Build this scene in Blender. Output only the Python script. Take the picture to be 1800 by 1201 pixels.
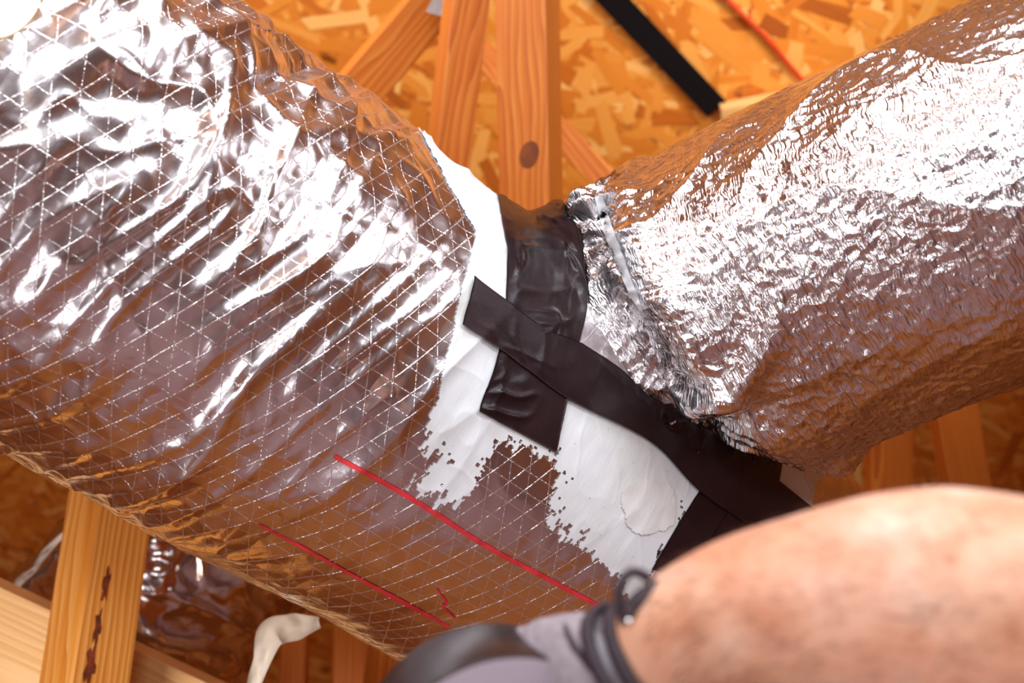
import bpy, bmesh, math, random
import numpy as np
from mathutils import Vector, Matrix
from mathutils.bvhtree import BVHTree

for o in list(bpy.data.objects):
    bpy.data.objects.remove(o)
SC = bpy.context.scene
COL = SC.collection
rng = np.random.default_rng(7)
random.seed(7)

# ------------------------------------------------------------------ camera
F = 2000.0                       # focal length in pixels of the 1800 x 1201 frame (40 mm)
PITCH = math.radians(24)
EYE = np.array([0.0, 0.0, 1.5])
RIGHT = np.array([1.0, 0, 0])
UP = np.array([0, -math.sin(PITCH), math.cos(PITCH)])
FWD = np.array([0, math.cos(PITCH), math.sin(PITCH)])
cam = bpy.data.cameras.new('camera')
cam.lens = 40.0
cam.sensor_width = 36.0
cam.clip_start = 0.02
cam.dof.use_dof = True
cam.dof.focus_distance = 0.97
cam.dof.aperture_fstop = 5.5
camo = bpy.data.objects.new('camera', cam)
camo.location = EYE
camo.rotation_euler = (math.pi / 2 + PITCH, 0, 0)
COL.objects.link(camo)
SC.camera = camo

# ------------------------------------------------------------------ world, lamps, exposure
w = bpy.data.worlds.new('attic_world')
SC.world = w
w.use_nodes = True
w.node_tree.nodes['Background'].inputs[0].default_value = (0.30, 0.22, 0.20, 1)
w.node_tree.nodes['Background'].inputs[1].default_value = 0.05
SC.view_settings.view_transform = 'Standard'
SC.view_settings.look = 'None'
SC.view_settings.gamma = 1.0
SC.view_settings.use_curve_mapping = False
SC.view_settings.exposure = 0.0


def area_light(name, loc, target, sx, sy, power, color, spread=180):
    l = bpy.data.lights.new(name, 'AREA')
    l.shape = 'RECTANGLE'
    l.size, l.size_y = sx, sy
    l.energy = power
    l.color = color
    l.spread = math.radians(spread)
    o = bpy.data.objects.new(name, l)
    o.location = loc
    d = Vector(target) - Vector(loc)
    o.rotation_euler = d.to_track_quat('-Z', 'Y').to_euler()
    COL.objects.link(o)
    return o


# unseen panels set by the foil highlights, plus added fill: a bulb behind, one washing the roof, one low on the left
area_light('off_frame_panel', (-0.05, 0.10, 2.80), (0.0, 1.0, 1.9), 0.45, 0.45, 11.5, (0.88, 0.93, 1.0))
area_light('off_frame_panel', (0.15, -1.30, 1.80), (0.0, 0.9, 1.85), 0.42, 0.30, 13, (0.88, 0.93, 1.0))  # added frontal fill to brighten the white sealant
area_light('off_frame_panel', (-0.92, -0.45, 1.98), (0.1, 0.9, 1.9), 0.50, 0.42, 7.5, (0.86, 0.92, 1.0))  # unseen panel, placed to put the bright band on the branch
area_light('off_frame_panel', (0.85, -0.40, 2.42), (-0.1, 0.8, 1.9), 0.85, 0.55, 15, (0.86, 0.92, 1.0))  # unseen panel, placed for the white zone on the upper trunk
area_light('roof_fill', (0.85, 1.25, 2.95), (0.1, 2.5, 2.95), 0.6, 0.3, 5.0, (1.0, 0.93, 0.82), 110)  # added out of view to brighten the roof sheathing
area_light('roof_fill', (-0.75, 1.05, 2.95), (0.0, 2.4, 3.0), 0.6, 0.3, 5.0, (1.0, 0.93, 0.82), 110)  # second added wash on the sheathing
area_light('branch_fill', (-0.80, -0.25, 0.72), (0.35, 0.9, 1.85), 0.75, 0.55, 4.5, (0.92, 0.94, 1.0))  # added from below so the branch underside turns silver
area_light('post_fill', (-0.62, 0.45, 1.05), (-0.62, 1.3, 1.45), 0.30, 0.30, 2.0, (1.0, 0.88, 0.74), 75)  # added warm fill for the post under the trunk
bl = bpy.data.lights.new('point_fill', 'POINT')  # added point source, lights the room behind the camera
bl.energy = 11
bl.color = (1.0, 0.95, 0.90)
bl.shadow_soft_size = 0.06
bo_ = bpy.data.objects.new('point_fill', bl)
bo_.location = (-0.6, -1.1, 2.6)
COL.objects.link(bo_)
SC.cycles.max_bounces = 5
SC.cycles.diffuse_bounces = 3
SC.cycles.glossy_bounces = 4


# ------------------------------------------------------------------ helpers
def P(px, py, d):
    """photo pixel + depth along the optical axis (m) -> world point"""
    return EYE + RIGHT * ((px - 900) / F * d) + UP * (-(py - 600.5) / F * d) + FWD * d


def C2W(c):
    c = np.asarray(c, float)
    return EYE + c[..., 0:1] * RIGHT + c[..., 1:2] * UP + c[..., 2:3] * FWD


def D2W(c):
    c = np.asarray(c, float)
    return c[..., 0:1] * RIGHT + c[..., 1:2] * UP + c[..., 2:3] * FWD


def to_px(pts):
    q = np.asarray(pts) - EYE
    z = q @ FWD
    return 900 + F * (q @ RIGHT) / z, 600.5 - F * (q @ UP) / z


def nrm(v):
    v = np.asarray(v, float)
    return v / np.maximum(np.linalg.norm(v, axis=-1, keepdims=True), 1e-12)


_perm = rng.permutation(256)
_perm = np.concatenate([_perm, _perm, _perm])
_grad = nrm(rng.normal(size=(256, 3)))


def noise(x, y, z=0.0):
    """Perlin noise, about -1..1"""
    x, y, z = np.broadcast_arrays(np.asarray(x, float), np.asarray(y, float), np.asarray(z, float))
    xi, yi, zi = np.floor(x).astype(int), np.floor(y).astype(int), np.floor(z).astype(int)
    xf, yf, zf = x - xi, y - yi, z - zi
    fx, fy, fz = [t * t * t * (t * (t * 6 - 15) + 10) for t in (xf, yf, zf)]
    xi &= 255
    yi &= 255
    zi &= 255
    out = 0
    for dx in (0, 1):
        wx = fx if dx else 1 - fx
        for dy in (0, 1):
            wy = fy if dy else 1 - fy
            for dz in (0, 1):
                wz = fz if dz else 1 - fz
                g = _grad[_perm[_perm[_perm[(xi + dx) & 255] + ((yi + dy) & 255)] + ((zi + dz) & 255)]]
                out = out + wx * wy * wz * (g[..., 0] * (xf - dx) + g[..., 1] * (yf - dy) + g[..., 2] * (zf - dz))
    return out * 1.7


def fbm(x, y, z=0.0, o=3):
    s, a, f = 0, 1, 1
    for k in range(o):
        s = s + a * noise(np.asarray(x) * f + 7.3 * k, np.asarray(y) * f + 3.1 * k, np.asarray(z) * f + 1.7 * k)
        a *= 0.5
        f *= 2.03
    return s


def ridge(x, y, z=0.0):
    return 1 - np.clip(np.abs(noise(x, y, z)) * 1.9, 0, 1)


def smooth(a, b, x):
    t = np.clip((np.asarray(x, float) - a) / (b - a), 0, 1)
    return t * t * (3 - 2 * t)


def tag(o, label=None, cat=None, group=None, kind=None):
    if label:
        o['label'] = label
    if cat:
        o['category'] = cat
    if group:
        o['group'] = group
    if kind:
        o['kind'] = kind
    return o


def link(name, me, mat=None, parent=None):
    o = bpy.data.objects.new(name, me)
    COL.objects.link(o)
    if mat is not None and me is not None:
        me.materials.append(mat)
    if parent is not None:
        o.parent = parent
        if parent.matrix_world != Matrix.Identity(4):
            o.matrix_parent_inverse = parent.matrix_world.inverted()
    return o


def empty(name, loc):
    o = bpy.data.objects.new(name, None)
    o.location = loc
    o.empty_display_size = 0.05
    COL.objects.link(o)
    bpy.context.view_layer.update()
    return o


def quads_mesh(name, V, Q, uv=None, smooth_shade=True):
    """fast mesh from numpy: V (n,3), Q (m,4); uv per vertex (n,2)"""
    me = bpy.data.meshes.new(name)
    V = np.ascontiguousarray(V, np.float32)
    Q = np.ascontiguousarray(Q, np.int32)
    me.vertices.add(len(V))
    me.vertices.foreach_set('co', V.ravel())
    me.loops.add(Q.size)
    me.loops.foreach_set('vertex_index', Q.ravel())
    me.polygons.add(len(Q))
    me.polygons.foreach_set('loop_start', np.arange(0, Q.size, 4, dtype=np.int32))
    me.polygons.foreach_set('loop_total', np.full(len(Q), 4, np.int32))
    me.update(calc_edges=True)
    me.polygons.foreach_set('use_smooth', np.full(len(Q), smooth_shade, bool))
    if uv is not None:
        l = me.uv_layers.new(name='UVMap')
        l.data.foreach_set('uv', np.ascontiguousarray(np.asarray(uv, np.float32)[Q.ravel()]).ravel())
    me.validate()
    return me


def grid_quads(ni, nj, wrap=False):
    i = np.arange(ni - 1)[:, None]
    j = np.arange(nj if wrap else nj - 1)[None, :]
    jn = (j + 1) % nj
    return np.stack([i * nj + j, (i + 1) * nj + j, (i + 1) * nj + jn, i * nj + jn], -1).reshape(-1, 4)


def grid_normals(G, wrap=False):
    du = np.gradient(G, axis=0)
    if wrap:
        dv = np.roll(G, -1, 1) - np.roll(G, 1, 1)
    else:
        dv = np.gradient(G, axis=1)
    return nrm(np.cross(du, dv))


def catmull(keys, n):
    """keys (k, m) -> n samples of a Catmull-Rom through them"""
    K = np.asarray(keys, float)
    K = np.vstack([2 * K[0] - K[1], K, 2 * K[-1] - K[-2]])
    t = np.linspace(0, len(K) - 3 - 1e-9, n)
    i = t.astype(int)
    f = (t - i)[:, None]
    p0, p1, p2, p3 = K[i], K[i + 1], K[i + 2], K[i + 3]
    return 0.5 * (2 * p1 + (p2 - p0) * f + (2 * p0 - 5 * p1 + 4 * p2 - p3) * f ** 2 + (3 * p1 - p0 - 3 * p2 + p3) * f ** 3)


# ------------------------------------------------------------------ materials
class NT:
    def __init__(self, name):
        self.m = bpy.data.materials.new(name)
        self.m.use_nodes = True
        self.t = self.m.node_tree
        self.b = self.t.nodes['Principled BSDF']

    def n(self, typ, props=None, **ins):
        nd = self.t.nodes.new(typ)
        for k, v in (props or {}).items():
            setattr(nd, k, v)
        for k, v in ins.items():
            key = k.replace('_', ' ')
            s = nd.inputs[int(k[1:])] if k[0] == 'i' and k[1:].isdigit() else nd.inputs[key]
            if isinstance(v, bpy.types.NodeSocket):
                self.t.links.new(v, s)
            else:
                s.default_value = v
        return nd

    def set(self, **kw):
        for k, v in kw.items():
            s = self.b.inputs[k.replace('_', ' ')]
            if isinstance(v, bpy.types.NodeSocket):
                self.t.links.new(v, s)
            else:
                s.default_value = v
        return self

    def math(self, op, a, b=None, c=None):
        nd = self.t.nodes.new('ShaderNodeMath')
        nd.operation = op
        for k, v in enumerate((a, b, c)):
            if v is None:
                continue
            if isinstance(v, bpy.types.NodeSocket):
                self.t.links.new(v, nd.inputs[k])
            else:
                nd.inputs[k].default_value = v
        return nd.outputs[0]

    def ramp(self, fac, stops, interp='LINEAR'):
        nd = self.t.nodes.new('ShaderNodeValToRGB')
        nd.color_ramp.interpolation = interp
        e = nd.color_ramp.elements
        while len(e) < len(stops):
            e.new(0.5)
        for k, (p, c) in enumerate(stops):
            e[k].position = p
            e[k].color = tuple(c) + (1,) if len(c) == 3 else c
        self.t.links.new(fac, nd.inputs[0])
        return nd.outputs[0]

    def mix(self, fac, a, b, blend='MIX'):
        nd = self.t.nodes.new('ShaderNodeMix')
        nd.data_type = 'RGBA'
        nd.blend_type = blend
        for s, v in ((nd.inputs[0], fac), (nd.inputs[6], a), (nd.inputs[7], b)):
            if isinstance(v, bpy.types.NodeSocket):
                self.t.links.new(v, s)
            else:
                s.default_value = v if not isinstance(v, tuple) or len(v) == 4 else v + (1,)
        return nd.outputs[2]

    def bump(self, h, strength, dist, normal=None):
        nd = self.t.nodes.new('ShaderNodeBump')
        nd.inputs['Strength'].default_value = strength
        nd.inputs['Distance'].default_value = dist
        self.t.links.new(h, nd.inputs['Height'])
        if normal is not None:
            self.t.links.new(normal, nd.inputs['Normal'])
        return nd.outputs[0]


def lin(r, g, b):
    return tuple(((c / 255) / 12.92 if c / 255 <= 0.04045 else ((c / 255 + 0.055) / 1.055) ** 2.4) for c in (r, g, b))


def foil_material(name, col, rough, crinkle=1.0, su=1.0, sv=1.0, streak=0.0):
    k = NT(name)
    uv = k.n('ShaderNodeUVMap').outputs[0]
    mp = k.n('ShaderNodeMapping', Vector=uv, Scale=(su, sv, 1)).outputs[0]
    warp = k.n('ShaderNodeTexNoise', Vector=mp, Scale=22.0, Detail=2.0).outputs['Color']
    wv = k.n('ShaderNodeVectorMath', {'operation': 'MULTIPLY_ADD'}, i0=warp, i1=(0.03, 0.03, 0), i2=mp).outputs[0]
    vor = k.n('ShaderNodeTexVoronoi', {'feature': 'F1', 'distance': 'EUCLIDEAN'}, Vector=wv, Scale=42.0).outputs['Distance']
    rid = k.n('ShaderNodeTexNoise', {'noise_type': 'RIDGED_MULTIFRACTAL'}, Vector=wv, Scale=30.0, Detail=3.0).outputs[0]
    fine = k.n('ShaderNodeTexNoise', Vector=mp, Scale=260.0, Detail=2.0).outputs[0]
    patch = k.n('ShaderNodeTexNoise', Vector=uv, Scale=5.0, Detail=2.0).outputs[0]
    amt = k.ramp(patch, [(0.35, (0.25,) * 3), (0.65, (1,) * 3)])
    h = k.math('ADD', k.math('MULTIPLY', vor, 0.7), k.math('MULTIPLY', rid, 0.25))
    h = k.math('MULTIPLY', h, amt)
    nm = k.bump(h, 0.55 * crinkle, 0.010)
    if streak > 0:
        mp2 = k.n('ShaderNodeMapping', Vector=wv, Scale=(1.0, 0.10, 1)).outputs[0]
        st = k.n('ShaderNodeTexNoise', Vector=mp2, Scale=210.0, Detail=2.0).outputs[0]
        nm = k.bump(st, streak, 0.0025, nm)
    nm = k.bump(fine, 0.10 * crinkle, 0.002, nm)
    k.set(Base_Color=tuple(col) + (1,), Metallic=1.0, Roughness=rough, Normal=nm)
    return k.m


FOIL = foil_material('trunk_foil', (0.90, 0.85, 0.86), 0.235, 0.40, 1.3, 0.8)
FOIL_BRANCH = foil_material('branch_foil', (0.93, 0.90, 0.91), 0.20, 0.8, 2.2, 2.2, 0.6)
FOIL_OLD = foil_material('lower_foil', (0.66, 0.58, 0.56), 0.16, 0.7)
_k = NT('scrim_thread')
_nz = _k.n('ShaderNodeTexNoise', Vector=_k.n('ShaderNodeTexCoord').outputs['Object'], Scale=330.0).outputs[0]
_k.set(Base_Color=(0.90, 0.84, 0.82, 1), Metallic=0.9, Roughness=0.27, Normal=_k.bump(_nz, 0.7, 0.002))
THREAD = _k.m


def tape_material():
    k = NT('black_tape')
    uv = k.n('ShaderNodeUVMap').outputs[0]
    a = k.n('ShaderNodeTexNoise', Vector=uv, Scale=28.0, Detail=3.0).outputs[0]
    b = k.n('ShaderNodeTexNoise', Vector=k.n('ShaderNodeMapping', Vector=uv, Scale=(1, 3.0, 1)).outputs[0], Scale=480.0, Detail=1.0).outputs[0]
    c = k.n('ShaderNodeTexNoise', Vector=uv, Scale=8.0, Detail=4.0).outputs[0]
    nm = k.bump(a, 0.14, 0.006)
    nm = k.bump(b, 0.16, 0.0012, nm)
    k.set(Base_Color=k.ramp(c, [(0.3, (0.012, 0.0052, 0.0065)), (0.75, (0.034, 0.015, 0.017))]),
          Roughness=k.ramp(c, [(0.3, (0.27,) * 3), (0.7, (0.40,) * 3)]), Normal=nm)
    k.set(Specular_IOR_Level=0.32)
    return k.m


TAPE = tape_material()


def mastic_material(name='white_mastic', tint=1.0):
    k = NT(name)
    uv = k.n('ShaderNodeUVMap').outputs[0]
    st = k.n('ShaderNodeTexNoise', Vector=k.n('ShaderNodeMapping', Vector=uv, Scale=(1, 0.18, 1)).outputs[0], Scale=330.0, Detail=3.0).outputs[0]
    big = k.n('ShaderNodeTexNoise', Vector=uv, Scale=26.0, Detail=4.0).outputs[0]
    nm = k.bump(big, 0.07, 0.006)
    nm = k.bump(st, 0.15, 0.0015, nm)
    dirt = k.n('ShaderNodeTexNoise', Vector=uv, Scale=14.0, Detail=6.0).outputs[0]
    speck = k.n('ShaderNodeTexNoise', Vector=uv, Scale=260.0, Detail=2.0).outputs[0]
    col = k.ramp(dirt, [(0.30, (0.80, 0.79 * tint, 0.75 * tint ** 2)), (0.55, (0.86, 0.87 * tint, 0.88 * tint ** 2))])
    col = k.mix(k.ramp(speck, [(0.22, (1,) * 3), (0.27, (0,) * 3)]), col, (0.16, 0.09, 0.06, 1))
    k.set(Base_Color=col, Roughness=0.42, Normal=nm)
    return k.m


MASTIC = mastic_material()
MASTIC_OLD = mastic_material('cream_mastic', 0.965)


def flat(name, col, rough=0.5, metal=0.0, nscale=60.0, nstr=0.15, nd=0.003, var=0.12, coord='Object', **kw):
    k = NT(name)
    tc = k.n('ShaderNodeTexCoord').outputs[coord]
    a = k.n('ShaderNodeTexNoise', Vector=tc, Scale=nscale, Detail=3.0).outputs[0]
    lo = tuple(c * (1 - var) for c in col)
    hi = tuple(min(1, c * (1 + var)) for c in col)
    k.set(Base_Color=k.ramp(a, [(0.3, lo), (0.7, hi)]), Roughness=rough, Metallic=metal, Normal=k.bump(a, nstr, nd))
    k.set(**kw)
    return k.m


RED = flat('red_print', lin(230, 62, 68), 0.35, var=0.2)
PAPER = flat('torn_paper', lin(225, 215, 200), 0.7, nscale=30)
STRAP_BLACK = flat('black_strap', (0.006, 0.004, 0.005), 0.8, Specular_IOR_Level=0.1)
TIE = flat('white_nylon', (0.85, 0.86, 0.88), 0.35)
BARK = flat('bark', lin(120, 48, 14), 0.85, nscale=70, nstr=0.6, nd=0.006, var=0.5)
KNOT = flat('knot', lin(120, 58, 16), 0.6, nscale=40, var=0.4)
REFLECTOR = flat('grey_reflector', lin(172, 140, 140), 0.9, nscale=9, nstr=0.8, nd=0.05, var=0.25)  # tone picked for its mauve reflection in the foil
BOARD = flat('grey_board', lin(196, 182, 190), 0.8, nscale=3, var=0.12)
REDCABLE = flat('red_cable', lin(200, 60, 20), 0.45)
PLATE = flat('galvanised_plate', (0.55, 0.56, 0.6), 0.4, 0.9, nscale=140)
ROLL_SIDE = flat('tape_roll_side', lin(178, 162, 172), 0.45, nscale=9, nstr=0.05)
ROLL_TAPE = flat('tape_roll_face', (0.022, 0.012, 0.012), 0.30, nscale=12, nstr=0.03, Specular_IOR_Level=0.35)
CARD = flat('cardboard_core', lin(150, 115, 80), 0.8)
GLOVE = flat('grey_glove_fabric', lin(158, 146, 152), 0.75, nscale=240, nstr=0.35, nd=0.002, var=0.22)
GLOVE_PALE = flat('pale_glove_fabric', lin(206, 200, 210), 0.7, nscale=240, nstr=0.3, nd=0.002)
CUFF = flat('black_cuff_webbing', lin(52, 38, 46), 0.6, nscale=420, nstr=0.5, nd=0.0015, var=0.3)
RIVET = flat('steel_rivet', (0.8, 0.8, 0.82), 0.25, 1.0)
SHIRT = flat('dark_sleeve', (0.03, 0.035, 0.05), 0.85, nscale=300)
HAIR = flat('arm_hair', lin(120, 70, 40), 0.6)
LAMPBODY = flat('lamp_body', lin(225, 190, 130), 0.4)
_k = NT('lamp_lens')
_k.set(Base_Color=(1, 1, 1, 1), Emission_Color=(1.0, 0.95, 0.88, 1), Emission_Strength=14.0)
LENS = _k.m


def skin_material():
    k = NT('skin')
    tc = k.n('ShaderNodeTexCoord').outputs['Object']
    a = k.n('ShaderNodeTexNoise', Vector=tc, Scale=34.0, Detail=4.0).outputs[0]
    b = k.n('ShaderNodeTexNoise', Vector=tc, Scale=12.0, Detail=2.0).outputs[0]
    v = k.n('ShaderNodeTexVoronoi', Vector=tc, Scale=900.0).outputs['Distance']
    c = k.ramp(a, [(0.32, lin(212, 146, 110)), (0.50, lin(232, 176, 142)), (0.68, lin(242, 198, 170))])
    c = k.mix(k.ramp(b, [(0.45, (0,) * 3), (0.75, (0.45,) * 3)]), c, lin(224, 136, 106) + (1,))
    k.set(Base_Color=c, Roughness=0.42, Normal=k.bump(v, 0.12, 0.0008))
    k.set(Subsurface_Weight=0.12, Subsurface_Scale=0.01, Subsurface_Radius=(1.0, 0.4, 0.2))
    return k.m


SKIN = skin_material()


def wood_material(name, dark, mid, light, rough=0.55):
    k = NT(name)
    tc = k.n('ShaderNodeTexCoord').outputs['Object']
    rnd = k.n('ShaderNodeObjectInfo').outputs['Random']
    off = k.n('ShaderNodeCombineXYZ', X=k.math('MULTIPLY', rnd, 37.0), Y=k.math('MULTIPLY', rnd, 0.31), Z=k.math('MULTIPLY', rnd, 0.17)).outputs[0]
    v = k.n('ShaderNodeVectorMath', {'operation': 'ADD'}, i0=tc, i1=off).outputs[0]
    lowf = k.n('ShaderNodeTexNoise', Vector=k.n('ShaderNodeMapping', Vector=v, Scale=(1.4, 9, 9)).outputs[0], Scale=1.0, Detail=3.0).outputs['Color']
    vv = k.n('ShaderNodeVectorMath', {'operation': 'MULTIPLY_ADD'}, i0=lowf, i1=(0.0, 0.055, 0.055), i2=v).outputs[0]
    sc = k.n('ShaderNodeMapping', Vector=vv, Scale=(0.04, 1.0, 0.8)).outputs[0]
    ring = k.n('ShaderNodeTexWave', {'wave_type': 'RINGS', 'rings_direction': 'X', 'wave_profile': 'SAW'}, Vector=sc, Scale=52.0, Distortion=1.6, Detail=2.0, Detail_Scale=1.5).outputs['Fac']
    fib = k.n('ShaderNodeTexNoise', Vector=k.n('ShaderNodeMapping', Vector=v, Scale=(6, 260, 260)).outputs[0], Scale=1.0, Detail=2.0).outputs[0]
    f = k.math('ADD', k.math('MULTIPLY', ring, 0.55), k.math('MULTIPLY', fib, 0.48))
    c = k.ramp(f, [(0.12, light), (0.50, mid), (0.88, dark)])
    blot = k.n('ShaderNodeTexNoise', Vector=v, Scale=4.0, Detail=2.0).outputs[0]
    c = k.mix(k.ramp(blot, [(0.45, (0,) * 3), (0.8, (0.35,) * 3)]), c, tuple(x * 0.7 for x in mid) + (1,))
    k.set(Base_Color=c, Roughness=rough, Normal=k.bump(f, 0.12, 0.002))
    return k.m


PINE = wood_material('pine', lin(196, 110, 30), lin(226, 150, 62), lin(240, 186, 112))
PINE_RED = wood_material('orange_pine', lin(178, 82, 16), lin(208, 112, 30), lin(224, 146, 62))
PINE_PALE = wood_material('pale_pine', lin(205, 150, 84), lin(228, 178, 112), lin(240, 200, 146))


def osb_material(name, dim=1.0):
    k = NT(name)
    tc = k.n('ShaderNodeTexCoord').outputs['Object']
    cols = [(0.0, lin(128, 62, 16)), (0.25, lin(176, 98, 30)), (0.5, lin(206, 128, 48)), (0.75, lin(222, 152, 76)), (1.0, lin(236, 180, 112))]
    cur = None
    for q, ang in enumerate((0.3, 1.2, 2.3)):
        mp = k.n('ShaderNodeMapping', Vector=tc, Rotation=(0.2, 0.1, ang), Scale=(8, 30, 30)).outputs[0]
        r = k.n('ShaderNodeTexVoronoi', Vector=mp, Scale=1.0, Randomness=1.0).outputs['Color']
        rr = k.ramp(k.n('ShaderNodeSeparateColor', Color=r).outputs[0], cols)
        if cur is None:
            cur = rr
        else:
            g = k.n('ShaderNodeSeparateColor', Color=r).outputs[1]
            cur = k.mix(k.ramp(g, [(0.52, (0,) * 3), (0.54, (1,) * 3)]), cur, rr)
    k.set(Base_Color=cur, Roughness=0.65)
    return k.m


OSB = osb_material('osb_sheet')
_k = NT('osb_strand')
_a = _k.n('ShaderNodeAttribute', {'attribute_name': 'tone'}).outputs['Fac']
_uv = _k.n('ShaderNodeUVMap').outputs[0]
_g = _k.n('ShaderNodeTexNoise', Vector=_k.n('ShaderNodeMapping', Vector=_uv, Scale=(9, 420, 1)).outputs[0], Scale=1.0, Detail=2.0).outputs[0]
_f = _k.math('ADD', _a, _k.math('MULTIPLY', _k.math('SUBTRACT', _g, 0.5), 0.35))
_k.set(Base_Color=_k.ramp(_f, [(0.0, lin(140, 64, 12)), (0.25, lin(196, 104, 24)), (0.5, lin(220, 132, 40)), (0.75, lin(234, 160, 72)), (1.0, lin(244, 192, 118))]), Roughness=0.6)
STRAND = _k.m
FLOORMAT = osb_material('floor_sheet')

# ------------------------------------------------------------------ the attic shell
X0, X1, Y0, Y1 = -2.3, 2.6, -2.4, 5.0
RY, RZ, SL = 0.5, 3.95, 0.5          # ridge position, height and roof pitch


def box_mesh(name, sx, sy, sz, bevel=0.0, centred=True):
    bm = bmesh.new()
    bmesh.ops.create_cube(bm, size=1.0)
    bmesh.ops.scale(bm, vec=(sx, sy, sz), verts=bm.verts)
    if bevel > 0:
        bmesh.ops.bevel(bm, geom=list(bm.edges), offset=bevel, segments=2, affect='EDGES', profile=0.6)
    me = bpy.data.meshes.new(name)
    bm.to_mesh(me)
    bm.free()
    return me


def struct_box(name, c, s, mat):
    o = link(name, box_mesh(name, *s), mat)
    o.location = c
    return tag(o, kind='structure')


def zroof(y):
    return RZ - SL * abs(y - RY)


T = 0.05
struct_box('floor', ((X0 + X1) / 2, (Y0 + Y1) / 2, -T / 2), (X1 - X0 + 2 * T, Y1 - Y0 + 2 * T, T), FLOORMAT)
struct_box('wall_back', ((X0 + X1) / 2, Y1 + T / 2, zroof(Y1) / 2), (X1 - X0 + 2 * T, T, zroof(Y1)), OSB)
struct_box('wall_front', ((X0 + X1) / 2, Y0 - T / 2, zroof(Y0) / 2), (X1 - X0 + 2 * T, T, zroof(Y0)), BOARD)
struct_box('floor_reflector', ((X0 + X1) / 2, (Y0 + 0.85) / 2, 0.05), (X1 - X0, 0.85 - Y0, 0.10), REFLECTOR)  # unseen slab added so the foil reflects mauve from below
for nm_, x in (('wall_left', X0 - T), ('wall_right', X1)):
    bm = bmesh.new()
    prof = [(Y0, 0), (Y1, 0), (Y1, zroof(Y1)), (RY, RZ), (Y0, zroof(Y0))]
    a_ = [bm.verts.new((x, y, z)) for y, z in prof]
    b_ = [bm.verts.new((x + T, y, z)) for y, z in prof]
    bm.faces.new(a_[::-1])
    bm.faces.new(b_)
    for i in range(5):
        bm.faces.new((a_[i], a_[(i + 1) % 5], b_[(i + 1) % 5], b_[i]))
    bmesh.ops.recalc_face_normals(bm, faces=bm.faces)
    me = bpy.data.meshes.new(nm_)
    bm.to_mesh(me)
    bm.free()
    tag(link(nm_, me, OSB), kind='structure')

# roof deck seen from below, split into its OSB sheets
ANG = math.atan(SL)


def strands(name, W, L, n, parent, z0):
    """flat wood strands pressed into the lower face of one sheet (local x, y; face looks to -z)"""
    cx = rng.uniform(-W / 2, W / 2, n)
    cy = rng.uniform(-L / 2, L / 2, n)
    ln = rng.uniform(0.07, 0.20, n)
    wd = rng.uniform(0.016, 0.046, n)
    an = rng.normal(0.6, 0.75, n)
    dz = z0 - 0.0002 - rng.uniform(0, 0.0022, n)
    ca, sa = np.cos(an), np.sin(an)
    V = np.zeros((n, 4, 3))
    uv = np.zeros((n, 4, 2))
    for k, (a, b) in enumerate(((-1, -1), (-1, 1), (1, 1), (1, -1))):
        lx = a * ln / 2 * rng.uniform(0.8, 1.1, n)
        ly = b * wd / 2 * rng.uniform(0.45, 1.15, n)
        V[:, k, 0] = np.clip(cx + lx * ca - ly * sa, -W / 2, W / 2)
        V[:, k, 1] = np.clip(cy + lx * sa + ly * ca, -L / 2, L / 2)
        V[:, k, 2] = dz
        uv[:, k, 0] = lx + cx * 3
        uv[:, k, 1] = ly + cy * 3
    me = quads_mesh(name, V.reshape(-1, 3), np.arange(4 * n).reshape(-1, 4), uv.reshape(-1, 2), False)
    at = me.attributes.new('tone', 'FLOAT', 'POINT')
    tone = np.clip(rng.beta(3.6, 3.0, n), 0, 1)
    at.data.foreach_set('value', np.repeat(tone, 4).astype(np.float32))
    return tag(link(name, me, STRAND, parent), kind='stuff')


PW, PL = 1.216, 2.40
for side, nmroof in ((1, 'ceiling'), (-1, 'ceiling_rear')):
    run = (Y1 - RY) if side > 0 else (RY - Y0)
    length = run / math.cos(ANG)
    root = empty(nmroof, (0, RY, RZ))
    root.rotation_euler = (-side * ANG, 0, 0)
    bpy.context.view_layer.update()
    tag(root, kind='structure')
    row = 0
    s = 0.0
    while s < length - 0.01:
        h = min(PW, length - s)
        x = X0 - T - (1.2 if row % 2 else 0)
        while x < X1 + T:
            xa, xb = max(x, X0 - T), min(x + PL, X1 + T)
            if xb - xa > 0.02:
                p = bpy.data.objects.new('osb_panel', box_mesh('osb_panel', xb - xa - 0.004, h - 0.004, 0.012))
                COL.objects.link(p)
                p.data.materials.append(OSB)
                p.parent = root
                p.location = ((xa + xb) / 2, side * (s + h / 2), 0.006)
                if side > 0:
                    st = strands('osb_strands', xb - xa - 0.01, h - 0.01, int((xb - xa) * h * 1300), None, -0.006)
                    st.parent = p
            x += PL
        s += PW
        row += 1


# ------------------------------------------------------------------ lumber
def beam(name, p0, p1, w, h, mat, label, side=None, cat='beam', group=None, bevel=0.003):
    """straight timber from p0 to p1; local x runs along it, h along `side`"""
    p0, p1 = Vector(p0), Vector(p1)
    d = p1 - p0
    x = d.normalized()
    s = Vector(side if side is not None else (0, 0, 1))
    z = (s - x * s.dot(x)).normalized()
    y = z.cross(x)
    me = box_mesh(name, d.length, w, h, bevel)
    o = link(name, me, mat)
    M = Matrix((x, y, z)).transposed().to_4x4()
    M.translation = (p0 + p1) / 2
    o.matrix_world = M
    return tag(o, label, cat, group)


def ext(pa, pb, a=0.0, b=0.0):
    d = nrm(pb - pa)
    return pa - d * a, pb + d * b


def roof_to_floor(pa, pb):
    """stretch the line pa (upper) - pb (lower) from the roof deck down to the floor"""
    d = nrm(pa - pb)
    q = pa.copy()
    while q[2] < zroof(q[1]) - 0.07:
        q = q + d * 0.01
    return q, pb - d * ((pb[2] - 0.0) / d[2])


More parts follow.
